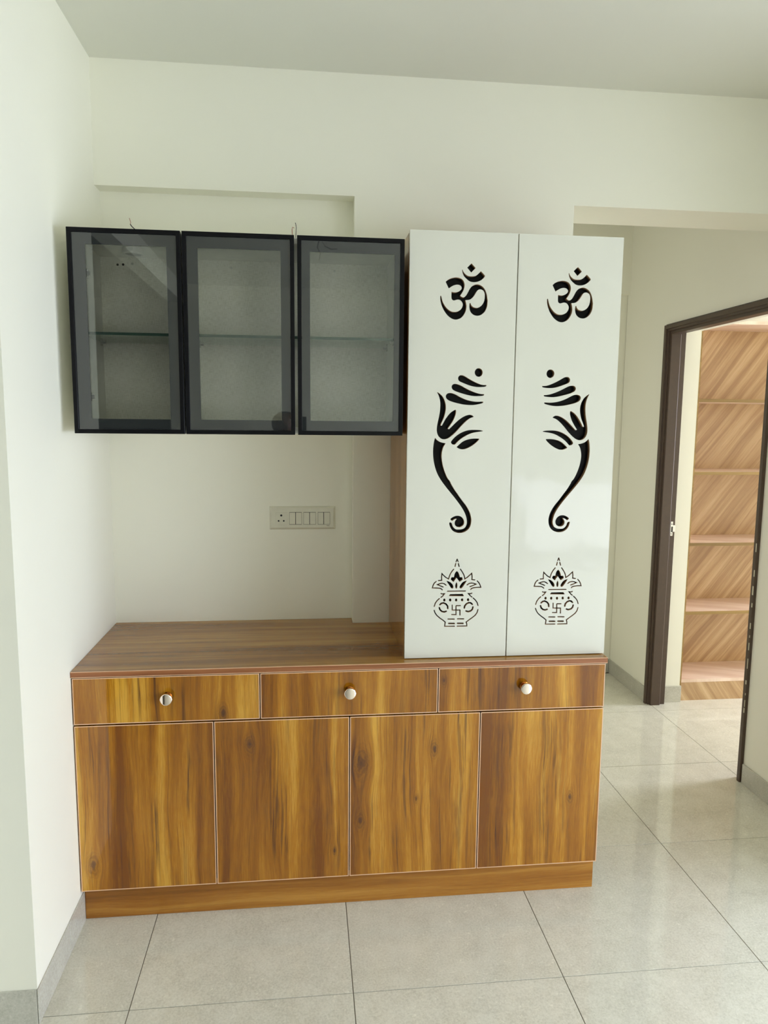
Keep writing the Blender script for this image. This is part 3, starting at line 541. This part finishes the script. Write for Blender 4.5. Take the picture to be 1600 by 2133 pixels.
KALASH=['1649,11164 1671,11262 1665,11277 1648,11281 1637,11271 1615,11173 1621,11158 1638,11154','1778,11171 1753,11269 1741,11280 1724,11276 1719,11262 1744,11163 1756,11152 1772,11156','1580,11100 1511,11012 1458,10916 1432,10834 1424,10801 1358,10837 1285,10904 1208,10985 1193,10846 1198,10751 1108,10746 1095,10736 1097,10719 1111,10711 1234,10718 1227,10844 1235,10907 1261,10879 1338,10809 1448,10748 1466,10823 1490,10901 1540,10992 1607,11077 1608,11093 1594,11104','1789,11076 1847,10995 1901,10902 1925,10831 1942,10737 2045,10806 2119,10873 2160,10910 2168,10844 2167,10725 2278,10714 2292,10721 2293,10739 2280,10749 2202,10757 2204,10845 2186,10982 2095,10900 2023,10834 1967,10797 1959,10838 1933,10916 1876,11013 1817,11096 1802,11102 1788,11092','1032,10714 970,10665 928,10587 900,10476 1046,10473 1150,10463 1205,10440 1230,10415 1246,10412 1258,10424 1254,10439 1224,10469 1158,10497 1047,10509 945,10510 961,10573 997,10642 1054,10686 1058,10701 1048,10715','2342,10689 2396,10629 2433,10563 2451,10508 2352,10508 2234,10496 2160,10467 2137,10436 2137,10421 2151,10410 2166,10415 2183,10438 2243,10461 2355,10473 2500,10473 2465,10577 2425,10648 2367,10712 2352,10716 2339,10705','1371,10587 1306,10638 1232,10658 1153,10645 1030,10597 1160,10547 1261,10502 1276,10505 1283,10521 1274,10535 1172,10579 1127,10597 1163,10611 1231,10622 1291,10606 1350,10560 1365,10559 1376,10572','2042,10556 2094,10600 2168,10614 2231,10608 2270,10593 2216,10570 2116,10531 2107,10518 2114,10501 2129,10498 2230,10537 2364,10595 2238,10642 2165,10649 2078,10633 2019,10584 2015,10568 2027,10555','1405,10364 1985,10361 1997,10369 1997,10387 1983,10396 1404,10399 1391,10390 1392,10372','1191,10297 1236,10277 1273,10280 1240,10237 1189,10199 1184,10184 1195,10170 1211,10170 1266,10211 1351,10323 1241,10313 1204,10329 1189,10326 1182,10310','2187,10325 2151,10308 2040,10316 2139,10202 2189,10166 2205,10165 2214,10180 2208,10195 2162,10228 2121,10275 2159,10272 2204,10294 2211,10307 2203,10323','1142,10165 1068,10097 1006,10006 977,9902 981,9887 998,9881 1010,9891 1038,9990 1095,10073 1166,10138 1169,10153 1157,10167','2224,10137 2303,10065 2357,9986 2386,9893 2398,9882 2415,9887 2420,9902 2389,10000 2330,10087 2248,10163 2232,10165 2220,10152','976,9769 1006,9685 1071,9591 1176,9498 1278,9428 1338,9373 1328,9313 1321,9227 1659,9224 1672,9233 1671,9251 1657,9260 1359,9262 1363,9307 1377,9385 1299,9455 1197,9526 1096,9614 1037,9700 1009,9780 997,9790 980,9785','2386,9779 2362,9687 2309,9603 2211,9525 2098,9445 2011,9378 2033,9306 2037,9260 1739,9258 1726,9249 1727,9231 1740,9222 2075,9225 2068,9311 2052,9364 2119,9416 2233,9496 2336,9578 2395,9671 2420,9769 2415,9784 2398,9789','1189,9929 1230,9968 1283,9980 1350,9950 1396,9893 1404,9819 1419,9800 1444,9802 1455,9822 1446,9912 1381,9992 1286,10034 1204,10015 1153,9967 1148,9944 1166,9925','1131,9852 1159,9770 1231,9705 1319,9687 1393,9711 1406,9729 1398,9754 1375,9760 1315,9740 1254,9753 1203,9799 1179,9867 1161,9882 1137,9874','2235,9961 2173,10015 2097,10025 2011,9987 1948,9911 1934,9829 1943,9808 1969,9802 1985,9818 1997,9886 2044,9944 2106,9972 2152,9966 2202,9922 2225,9919 2241,9938','2215,9867 2199,9798 2155,9754 2087,9735 2019,9755 1997,9748 1991,9723 2007,9705 2089,9681 2183,9708 2246,9771 2266,9852 2258,9874 2233,9882','1440,9460 1647,9456 1661,9465 1660,9484 1646,9494 1439,9498 1425,9489 1425,9470','1745,9461 1952,9456 1966,9465 1965,9485 1951,9495 1744,9499 1730,9490 1731,9470','1463,9311 1653,9306 1671,9318 1670,9343 1651,9356 1462,9360 1444,9348 1444,9323','1749,9308 1935,9304 1953,9316 1952,9341 1934,9354 1748,9358 1730,9346 1730,9321','1694,11432 1718,11395 1748,11311 1720,11302 1696,11362 1673,11302 1645,11312 1672,11396','1494,10285 1898,10287 1940,10226 1920,10212 1468,10220 1457,10237','1551,9945 1586,9944 1589,9787 1676,9786 1673,9897 1690,9928 1846,9925 1847,9890 1709,9893 1711,9785 1840,9782 1844,9587 1806,9588 1803,9748 1712,9749 1715,9602 1546,9605 1545,9641 1679,9638 1677,9750 1555,9753','1696,11024 1708,11014 1725,10998 1741,10979 1754,10954 1766,10926 1776,10898 1785,10870 1791,10842 1795,10823 1814,10825 1840,10827 1859,10829 1863,10823 1870,10814 1875,10802 1880,10784 1885,10763 1887,10748 1858,10726 1818,10697 1788,10675 1776,10693 1758,10718 1739,10743 1720,10769 1701,10794 1687,10811 1674,10793 1656,10768 1639,10742 1622,10717 1607,10692 1596,10674 1569,10698 1531,10730 1504,10754 1507,10768 1511,10789 1516,10807 1525,10819 1535,10828 1543,10834 1561,10831 1587,10828 1606,10826 1609,10852 1614,10887 1621,10920 1630,10946 1641,10968 1653,10987 1668,11003 1684,11016','1367,10715 1383,10713 1406,10709 1431,10701 1458,10688 1487,10672 1513,10652 1537,10629 1558,10602 1575,10577 1586,10555 1591,10534 1594,10516 1592,10499 1588,10483 1584,10473 1574,10471 1560,10468 1550,10465 1542,10470 1531,10477 1516,10490 1499,10513 1480,10543 1461,10572 1442,10600 1423,10628 1405,10654 1390,10678 1376,10700','2023,10712 2006,10710 1982,10707 1956,10700 1930,10688 1902,10673 1876,10653 1854,10628 1834,10600 1817,10573 1805,10551 1797,10531 1792,10513 1792,10497 1796,10484 1799,10475 1808,10471 1820,10465 1833,10463 1846,10466 1859,10472 1873,10484 1890,10505 1908,10531 1926,10558 1943,10585 1961,10612 1978,10638 1995,10666 2012,10693','1690,10666 1696,10658 1705,10645 1712,10629 1717,10607 1720,10581 1721,10554 1719,10525 1715,10495 1712,10473 1689,10463 1682,10466 1673,10470 1665,10481 1659,10502 1655,10529 1653,10556 1655,10582 1660,10608 1665,10630 1674,10646 1683,10658','1351,10098 1346,10073 1333,10056 1314,10049 1295,10056 1281,10075 1276,10099 1280,10123 1294,10141 1312,10147 1331,10140 1345,10122','1538,10094 1534,10070 1520,10052 1502,10046 1483,10053 1468,10071 1463,10096 1467,10120 1481,10138 1499,10144 1518,10137 1533,10119','1730,10091 1725,10066 1712,10049 1693,10043 1674,10049 1660,10068 1654,10092 1659,10117 1672,10134 1691,10140 1710,10134 1724,10115','1920,10093 1916,10068 1902,10051 1884,10045 1865,10051 1850,10070 1845,10094 1849,10119 1863,10136 1881,10142 1900,10136 1915,10117','2114,10093 2109,10069 2096,10051 2077,10045 2058,10052 2044,10070 2038,10095 2043,10119 2056,10137 2075,10143 2094,10136 2108,10118']
def parse(L): return [[(1.0 + int(q.split(',')[0]) * 1e-4, int(q.split(',')[1]) * 1e-4) for q in s.split()] for s in L]
def cut_door(x0, x1, z0, z1, loops, parent):
    cu = bpy.data.curves.new('door_outline', 'CURVE'); cu.dimensions = '2D'; cu.fill_mode = 'BOTH'; cu.extrude = 0.009
    for lp in [[(x0, z0), (x1, z0), (x1, z1), (x0, z1)]] + loops:
        s = cu.splines.new('POLY'); s.points.add(len(lp) - 1); s.use_cyclic_u = True
        for p, (x, z) in zip(s.points, lp): p.co = (x, z, 0, 1)
    tmp = bpy.data.objects.new('door_outline', cu); COL.objects.link(tmp)
    bpy.context.view_layer.update()
    me = bpy.data.meshes.new_from_object(tmp.evaluated_get(bpy.context.evaluated_depsgraph_get()))
    bpy.data.objects.remove(tmp); bpy.data.curves.remove(cu)
    bm = bmesh.new(); bm.from_mesh(me); bpy.data.meshes.remove(me)
    for v in bm.verts: v.co = Vector((v.co.x, 0.042 - v.co.z, v.co.y))
    bmesh.ops.remove_doubles(bm, verts=bm.verts[:], dist=1e-6)
    for f in bm.faces:
        f.normal_update()
        if abs(f.normal.y) > 0.5: f.material_index = 0
        else:
            c = f.calc_center_median()
            edge = min(abs(c.x - x0), abs(c.x - x1), abs(c.z - z0), abs(c.z - z1)) < 1e-4
            f.material_index = 1 if edge else 2
    return link('door', bm, [M['white'], M['whiteside'], M['cut']], parent)
om, ga, ka = parse(OM), parse(GANESHA), parse(KALASH)
SH = 0.3292
mv = lambda L: [[(x + SH, z) for x, z in s] for s in L]
mir = lambda L: [[(2 * 1.336 - x, z) for x, z in s][::-1] for s in L]
Z0, Z1 = 0.8228, 2.128
dl = cut_door(1.0067, 1.3340, Z0, Z1, om + ga + ka, pr)
dl['label'] = 'left door, elephant-head line facing right'
dr = cut_door(1.3376, 1.6636, Z0, Z1, mv(om) + mir(ga) + mv(ka), pr)
dr['label'] = 'right door, mirrored elephant-head line facing left'
for d, x0, x1 in ((dl, 1.0225, 1.3335), (dr, 1.3380, 1.6455)):
    b = box('backing_sheet', x0, x1, 0.0512, 0.0532, 0.84, 2.10, M['acrylic'], d)
    b['label'] = 'black sheet behind the cut-outs'

# ------------------------------------------------------------------ black glass wall cabinet
wc = thing('wall_cabinet', 'black framed three-door glass wall cabinet hung under the beam', 'cabinet', (0.5, 0.2, 1.527))
boxes('side_panel', [(0.037, 0.0545, 0.040, 0.5275, 1.527, 2.0945)], M['inside'], wc)
boxes('side_panel', [(0.9740, 0.9910, 0.040, 0.4600, 1.527, 2.0945)], PS, wc)
prism_xy('top_panel', [(0.055, 0.040), (0.9735, 0.040), (0.9735, 0.4600), (0.870, 0.4600), (0.870, 0.5275), (0.055, 0.5275)], 2.0765, 2.0945, M['inside'], wc)
prism_xy('bottom_panel', [(0.055, 0.040), (0.9735, 0.040), (0.9735, 0.4600), (0.870, 0.4600), (0.870, 0.5275), (0.055, 0.5275)], 1.527, 1.545, M['inside'], wc)
box('divider', 0.3425, 0.3585, 0.042, 0.2905, 1.5455, 2.076, M['inside'], wc)
box('back_panel', 0.055, 0.9735, 0.291, 0.297, 1.5455, 2.076, M['fabric'], wc)
box('liner_panel', 0.9700, 0.9735, 0.042, 0.2905, 1.5455, 2.076, M['inside'], wc)
XU = [(0.039, 0.3482), (0.3523, 0.6679), (0.6766, 0.989)]
BW = [(0.0870, 0.3085), (0.3950, 0.6290), (0.7130, 0.9600)]
for n, ((x0, x1), (b0, b1)) in enumerate(zip(XU, BW)):
    dz = 0.0
    d = ring('door', x0, x1, 1.5249 + dz, 2.0955 + dz, 0.0120, 0.0140, 0.0365, M['black'], wc, 0.0008)
    gi = box('glass_pane', x0 + 0.0122, x1 - 0.0122, 0.0205, 0.0245, 1.5372 + dz, 2.0832 + dz, M['glass'], d)
    bm = bmesh.new()
    X0, X1, z0, z1, y0, y1 = x0 + 0.0123, x1 - 0.0123, 1.5373 + dz, 2.0831 + dz, 0.0190, 0.0202
    lo = lambda a, b, c, e, y: [bm.verts.new(p) for p in ((a, y, c), (b, y, c), (b, y, e), (a, y, e))]
    A, B, C, D = lo(X0, X1, z0, z1, y0), lo(b0, b1, 1.567, 2.0515, y0), lo(b0, b1, 1.567, 2.0515, y1), lo(X0, X1, z0, z1, y1)
    for p, q in ((A, B), (B, C), (C, D), (D, A)):
        for i in range(4): bm.faces.new((p[i], p[(i + 1) % 4], q[(i + 1) % 4], q[i]))
    for f in bm.faces: f.material_index = 1 if f.calc_center_median().y > 0.0200 else 0     # inner side made pale to bounce more light inside the cabinet
    link('printed_border', bm, [M['band'], M['inside']], d)['label'] = 'dark opaque border of the glass'
def shelf(x0, x1):
    bm = bmesh.new(); bx(bm, x0, x1, 0.060, 0.288, 1.8085, 1.8165)
    bmesh.ops.recalc_face_normals(bm, faces=bm.faces[:])
    for f in bm.faces:
        f.normal_update()
        if f.normal.y < -0.5: f.material_index = 1
    s = link('glass_shelf', bm, [M['shelf_glass'], M['glass_edge']], wc)
shelf(0.0555, 0.3415); shelf(0.3595, 0.9690)
for x, y, sgn in ((0.0555, 0.085, 1), (0.0555, 0.265, 1), (0.3415, 0.265, -1), (0.3415, 0.085, -1), (0.3595, 0.265, 1), (0.3595, 0.085, 1), (0.9690, 0.265, -1), (0.9690, 0.085, -1)):
    sg = boxes('shelf_support', [(x, x + sgn * 0.014, y - 0.004, y + 0.004, 1.8030, 1.8083), (x, x + sgn * 0.004, y - 0.0055, y + 0.0055, 1.797, 1.8030)] if sgn > 0 else
               [(x - 0.014, x, y - 0.004, y + 0.004, 1.8030, 1.8083), (x - 0.004, x, y - 0.0055, y + 0.0055, 1.797, 1.8030)], M['steel'], wc)
for z in (1.977, 1.630):
    hg = boxes('hinge', [(0.0547, 0.064, 0.048, 0.110, z - 0.008, z + 0.008), (0.064, 0.083, 0.043, 0.062, z - 0.0115, z + 0.0115), (0.083, 0.090, 0.042, 0.050, z - 0.006, z + 0.006)], M['steel'], wc)
pk = lathe('puck_light', [(0.030, 0.0), (0.031, 0.003), (0.031, 0.016), (0.029, 0.0185), (0.024, 0.019), (0.023, 0.0175)], (0.184, 0.165, 2.0764), '-z', [M['puck'], M['puck_lens']], wc, 40, [0, 0, 0, 0, 0, 1])
pk['label'] = 'round white puck light under the cabinet top'
box('window', 0.176, 0.192, 0.1335, 0.1348, 2.0625, 2.0725, M['puck_lens'], pk)
for x, z, mt, nm in ((0.108, 2.0525, 'hole', 'screw_hole'), (0.125, 2.0535, 'hole', 'screw_hole'), (0.153, 2.057, 'puck_lens', 'screw_cap'), (0.4625, 2.054, 'puck', 'screw_cap'), (0.795, 2.054, 'puck_lens', 'screw_cap')):
    lathe(nm, [(0.0038, 0), (0.003, 0.0012)], (x, 0.2909, z), '-y', M[mt], wc, 12)
tube('wire', [(0.225, 0.06, 2.0950), (0.215, 0.06, 2.106), (0.2075, 0.06, 2.113), (0.2030, 0.06, 2.119)], 0.0013, M['wire'], wc)
tube('wire', [(0.2030, 0.06, 2.119), (0.2045, 0.06, 2.124), (0.2025, 0.06, 2.131), (0.2010, 0.06, 2.136)], 0.0007, M['wire_red'], wc)
tube('wire', [(0.663, 0.06, 2.0950), (0.662, 0.06, 2.110), (0.6615, 0.06, 2.122), (0.663, 0.06, 2.128), (0.668, 0.06, 2.126)], 0.0009, M['wire_red'], wc)
tube('wire', [(0.672, 0.06, 2.0950), (0.673, 0.06, 2.112), (0.674, 0.06, 2.128), (0.6725, 0.06, 2.137), (0.671, 0.06, 2.141)], 0.0009, M['wire'], wc)
tube('wire', [(0.765, 0.12, 2.0950), (0.772, 0.12, 2.104), (0.778, 0.12, 2.112)], 0.0013, M['puck'], wc)

# ------------------------------------------------------------------ switch plate on the niche wall
sw = thing('switch_plate', 'ivory plate with one three-pin socket and six switches on niche wall', 'switch plate', (0.686, 0.527, 1.163))
bm = bmesh.new(); vs = bx(bm, 0.5635, 0.8090, 0.519, 0.528, 1.1635, 1.2525)
for v in bm.verts:
    if v.co.y < 0.52:
        v.co.x += 0.008 if v.co.x < 0.68 else -0.008; v.co.z += 0.008 if v.co.z < 1.2 else -0.008
bevel(bm, 0.0015, 2); link('frame', bm, M['plastic'], sw)
def bp(u, v): return 0.5635 + (u - 185) / (1410 - 185) * 0.2455, 1.2525 - (v - 212) / (635 - 212) * 0.089
sx0, sz1 = bp(300, 322); sx1, sz0 = bp(520, 535)
so = box('socket', sx0, sx1, 0.5172, 0.5195, sz0, sz1, M['plastic'], sw, 0.0006, 1)
for u, v, r in ((405, 375, 0.0040), (357, 472, 0.0031), (451, 472, 0.0031)):
    x, z = bp(u, v); lathe('pin_hole', [(r, 0), (r, 0.0004)], (x, 0.5171, z), '-y', M['hole'], so, 16)
for k, (u0, um, u1, tilt) in enumerate(((556, 668, 776, 1), (818, 927, 1038, -1), (1082, 1188, 1300, -1))):
    for a, b in ((u0, um - 5), (um + 5, u1)):
        x0, zt = bp(a, 326); x1, zb = bp(b, 534)
        bm = bmesh.new(); bx(bm, x0, x1, 0.5155, 0.5195, zb, zt)
        for v in bm.verts:
            if v.co.y < 0.517: v.co.y += 0.0016 if (v.co.z > (zb + zt) / 2) == (tilt < 0) else -0.0006
        bevel(bm, 0.0005, 1); link('rocker', bm, M['plastic'], sw)
    x0, zt = bp(u0 - 3, 320); x1, zb = bp(u1 + 3, 540)
    box('recess', x0, x1, 0.5187, 0.5193, zb, zt, M['hole'], sw)
bm = bmesh.new()
for u0, u1, v0, v1 in ((1238, 1246, 556, 559), (1241, 1243, 559, 568), (1250, 1266, 558, 566), (1270, 1292, 559, 567)):
    x0, z1 = bp(u0, v0); x1, z0 = bp(u1, v1); bx(bm, x0, x1, 0.5186, 0.5189, z0, z1)
link('maker_mark', bm, plain('grey_print', srgb(120, 116, 98), 0.6), sw)

# ------------------------------------------------------------------ open shelves beyond the doorway
LT = [srgb(164, 130, 94), srgb(180, 148, 110), srgb(194, 163, 124), srgb(208, 180, 142)]
oak = dict(cols=LT, dark=srgb(128, 92, 58), gloss=0.35, streak_amt=0.45, freq=2.3)
BK = wood('oak_print_back', 0, 2, 5.5, diag=math.radians(-38), **oak)
PLK = wood('oak_print_plinth', 0, 2, 8.5, diag=math.radians(35), **oak)
HZ = wood('oak_print_lit_shelf', 1, 0, 14.5, diag=math.radians(25), cols=[srgb(218, 190, 170), srgb(228, 204, 186), srgb(236, 214, 198), srgb(242, 224, 210)], dark=srgb(192, 158, 134), gloss=0.35, streak_amt=0.5)  # lighter than the other oak, brightness of lit tops put into colour
sh = thing('open_bookshelf', 'tall light oak open bookshelf in the room beyond the doorway', 'bookshelf', (3.3, 1.75, 0))
X0, X1, YF, YB = 2.8125, 3.78, 1.583, 1.885
box('plinth', X0 + 0.0005, X1, YF + 0.002, YF + 0.02, 0, 0.1065, PLK, sh)
for x0, x1 in ((X0 - 0.005, X0 + 0.007), (X1, X1 + 0.018)):
    s = box('side_panel', x0, x1, YF + 0.001, YB, 0, 2.13, BK, sh)
    box('edge_band', x0, x1, YF - 0.0005, YF + 0.0008, 0.0, 2.13, M['gold'], s)
box('back_panel', X0 + 0.0075, X1 - 0.0005, 1.866, YB, 0.11, 2.105, BK, sh)
for zt, zb in ((0.125, 0.107), (0.522, 0.504), (0.913, 0.8955), (1.309, 1.2925), (1.705, 1.6875), (2.122, 2.104)):
    s = box('shelf', X0 + 0.0075, X1 - 0.0005, YF + 0.001, 1.8655, zb, zt, HZ, sh)
    if zt > 0.2 and zt < 2.0: box('edge_band', X0 + 0.0075, X1 - 0.0005, YF - 0.0005, YF + 0.0008, zb, zt, M['gold'], s)

# ------------------------------------------------------------------ ceiling point with loose wires (seen mirrored in the glass)
cp = thing('ceiling_outlet', 'round ceiling outlet with loose black wires, above the photographer', 'outlet', (0.80, -2.70, H))
lathe('box_cover', [(0.05, 0), (0.05, 0.006), (0.02, 0.010)], (0.80, -2.70, H - 0.0001), '-z', M['puck'], cp, 24)
tube('wire', [(0.79, -2.70, H - 0.01), (0.78, -2.70, H - 0.05), (0.80, -2.69, H - 0.09), (0.79, -2.70, H - 0.13)], 0.0025, M['wire'], cp)
tube('wire', [(0.81, -2.70, H - 0.01), (0.83, -2.70, H - 0.04), (0.87, -2.69, H - 0.06), (0.91, -2.70, H - 0.055)], 0.0025, M['wire'], cp)

# ------------------------------------------------------------------ the photographer (seen mirrored in the black cabinet's glass)
M['skin'] = plain('skin', srgb(112, 78, 60), 0.5, vary=0.05)
M['hair'] = plain('short_dark_hair', srgb(30, 26, 24), 0.6, vary=0.2, vscale=200)
M['shirt'] = plain('dark_shirt', srgb(34, 34, 38), 0.8, vary=0.1, vscale=120)
M['trousers'] = plain('dark_trousers', srgb(30, 32, 40), 0.8, vary=0.1, vscale=120)
M['shoe'] = plain('dark_shoe', srgb(28, 24, 22), 0.5)
def skinned(name, joints, edges, root, mat, parent, level=2, grow=0.0):
    me = bpy.data.meshes.new(name)
    keys = list(joints); idx = {k: i for i, k in enumerate(keys)}
    me.from_pydata([joints[k][:3] for k in keys], [(idx[a], idx[b]) for a, b in edges], [])
    o = bpy.data.objects.new(name, me); COL.objects.link(o)
    sk = o.modifiers.new('skin', 'SKIN'); sk.use_smooth_shade = True
    for k in keys:
        r = joints[k][3] + grow; v = me.skin_vertices[0].data[idx[k]]
        v.radius = (r, r * (joints[k][4] if len(joints[k]) > 4 else 1)); v.use_root = (k == root)
    ss = o.modifiers.new('smooth', 'SUBSURF'); ss.levels = ss.render_levels = level
    bpy.context.view_layer.update()
    m2 = bpy.data.meshes.new_from_object(o.evaluated_get(bpy.context.evaluated_depsgraph_get()))
    bpy.data.objects.remove(o); bpy.data.meshes.remove(me)
    bm = bmesh.new(); bm.from_mesh(m2); bpy.data.meshes.remove(m2)
    return link(name, bm, mat, parent, smooth=True)
ps = thing('person', 'person in a dark shirt raising a phone with both hands, mirrored in the cabinet glass', 'person', (0.60, -2.50, 0))
J = dict(pelvis=(0.60, -2.50, 0.93, 0.14, 0.75), waist=(0.60, -2.50, 1.08, 0.125, 0.75), chest=(0.60, -2.50, 1.26, 0.145, 0.7), base=(0.595, -2.49, 1.395, 0.075), neck=(0.585, -2.475, 1.455, 0.052),
         jaw=(0.575, -2.445, 1.505, 0.066), face=(0.57, -2.435, 1.565, 0.080), crown=(0.57, -2.44, 1.622, 0.064),
         nose=(0.575, -2.350, 1.552, 0.011), ear1=(0.488, -2.445, 1.555, 0.012), ear2=(0.652, -2.445, 1.555, 0.012),
         sh1=(0.43, -2.50, 1.365, 0.058), el1=(0.405, -2.385, 1.155, 0.042), wr1=(0.592, -2.215, 1.385, 0.026), pa1=(0.612, -2.185, 1.432, 0.022),
         sh2=(0.77, -2.50, 1.365, 0.058), el2=(0.835, -2.385, 1.160, 0.042), wr2=(0.745, -2.215, 1.395, 0.026), pa2=(0.725, -2.185, 1.440, 0.022),
         hi1=(0.51, -2.50, 0.86, 0.092), kn1=(0.50, -2.485, 0.48, 0.060), an1=(0.49, -2.515, 0.10, 0.040), to1=(0.48, -2.38, 0.045, 0.034),
         hi2=(0.69, -2.50, 0.86, 0.092), kn2=(0.70, -2.485, 0.48, 0.060), an2=(0.71, -2.515, 0.10, 0.040), to2=(0.72, -2.38, 0.045, 0.034))
ED = [('pelvis', 'waist'), ('waist', 'chest'), ('chest', 'base'), ('base', 'neck'), ('neck', 'jaw'), ('jaw', 'face'), ('face', 'crown'), ('face', 'nose'), ('face', 'ear1'), ('face', 'ear2')]
for k in '12': ED += [('chest', 'sh' + k), ('sh' + k, 'el' + k), ('el' + k, 'wr' + k), ('wr' + k, 'pa' + k), ('pelvis', 'hi' + k), ('hi' + k, 'kn' + k), ('kn' + k, 'an' + k), ('an' + k, 'to' + k)]
for k, s, xe in (('1', 1, 0.628), ('2', -1, 0.707)):
    px, py, pz, _ = J['pa' + k]
    for i, (dz, L) in enumerate(((0.034, 0.014), (0.012, 0.018), (-0.010, 0.016), (-0.030, 0.012))):
        a, b = 'f%s%da' % (k, i), 'f%s%db' % (k, i)
        J[a] = (px + s * 0.006, -2.156, pz + dz, 0.0085); J[b] = (xe + s * 0.002, -2.1475 - 0.004, pz + dz + 0.004, 0.0075)
        ED += [('pa' + k, a), (a, b)]
    J['t%sa' % k] = (px + s * 0.008, -2.186, pz + 0.040, 0.010); J['t%sb' % k] = (xe + s * 0.016, -2.1745, pz + 0.060, 0.0085)
    ED += [('pa' + k, 't%sa' % k), ('t%sa' % k, 't%sb' % k)]
skinned('body', J, ED, 'pelvis', M['skin'], ps)
sub = lambda ks: {k: J[k] for k in ks}
se = lambda ks: [(a, b) for a, b in ED if a in ks and b in ks]
ks = ['pelvis', 'waist', 'chest', 'base', 'sh1', 'sh2', 'el1', 'el2']
skinned('shirt', sub(ks), se(ks), 'pelvis', M['shirt'], ps, 2, 0.012)
ks = ['pelvis', 'hi1', 'hi2', 'kn1', 'kn2', 'an1', 'an2']
skinned('trousers', sub(ks), se(ks), 'pelvis', M['trousers'], ps, 2, 0.014)
for k in '12':
    skinned('shoe', {'a': J['an' + k][:2] + (0.055, 0.046), 'b': J['to' + k][:2] + (0.045, 0.044)}, [('a', 'b')], 'a', M['shoe'], ps, 2)
skinned('hair', {'a': (0.57, -2.462, 1.560, 0.078), 'b': (0.57, -2.448, 1.628, 0.070)}, [('a', 'b')], 'a', M['hair'], ps, 2)
for x in (0.545, 0.602): lathe('eye', [(0.0085, 0), (0.008, 0.003), (0.004, 0.005)], (x, -2.366, 1.570), '-y', [M['puck'], M['hair']], ps, 12, [0, 1, 1])
box('mouth', 0.552, 0.596, -2.372, -2.3665, 1.512, 1.518, plain('lips', srgb(110, 62, 54), 0.5), ps, 0.002)
ph = thing('phone', 'black phone held up in portrait by the photographer', 'phone', (0.668, -2.162, 1.43))
box('case', 0.6315, 0.7045, -2.1665, -2.1575, 1.43, 1.592, M['black'], ph, 0.003)
box('screen', 0.6345, 0.7015, -2.1680, -2.1667, 1.434, 1.588, M['acrylic'], ph)
box('camera_lens', 0.680, 0.698, -2.1573, -2.1560, 1.566, 1.584, M['acrylic'], ph, 0.0005)
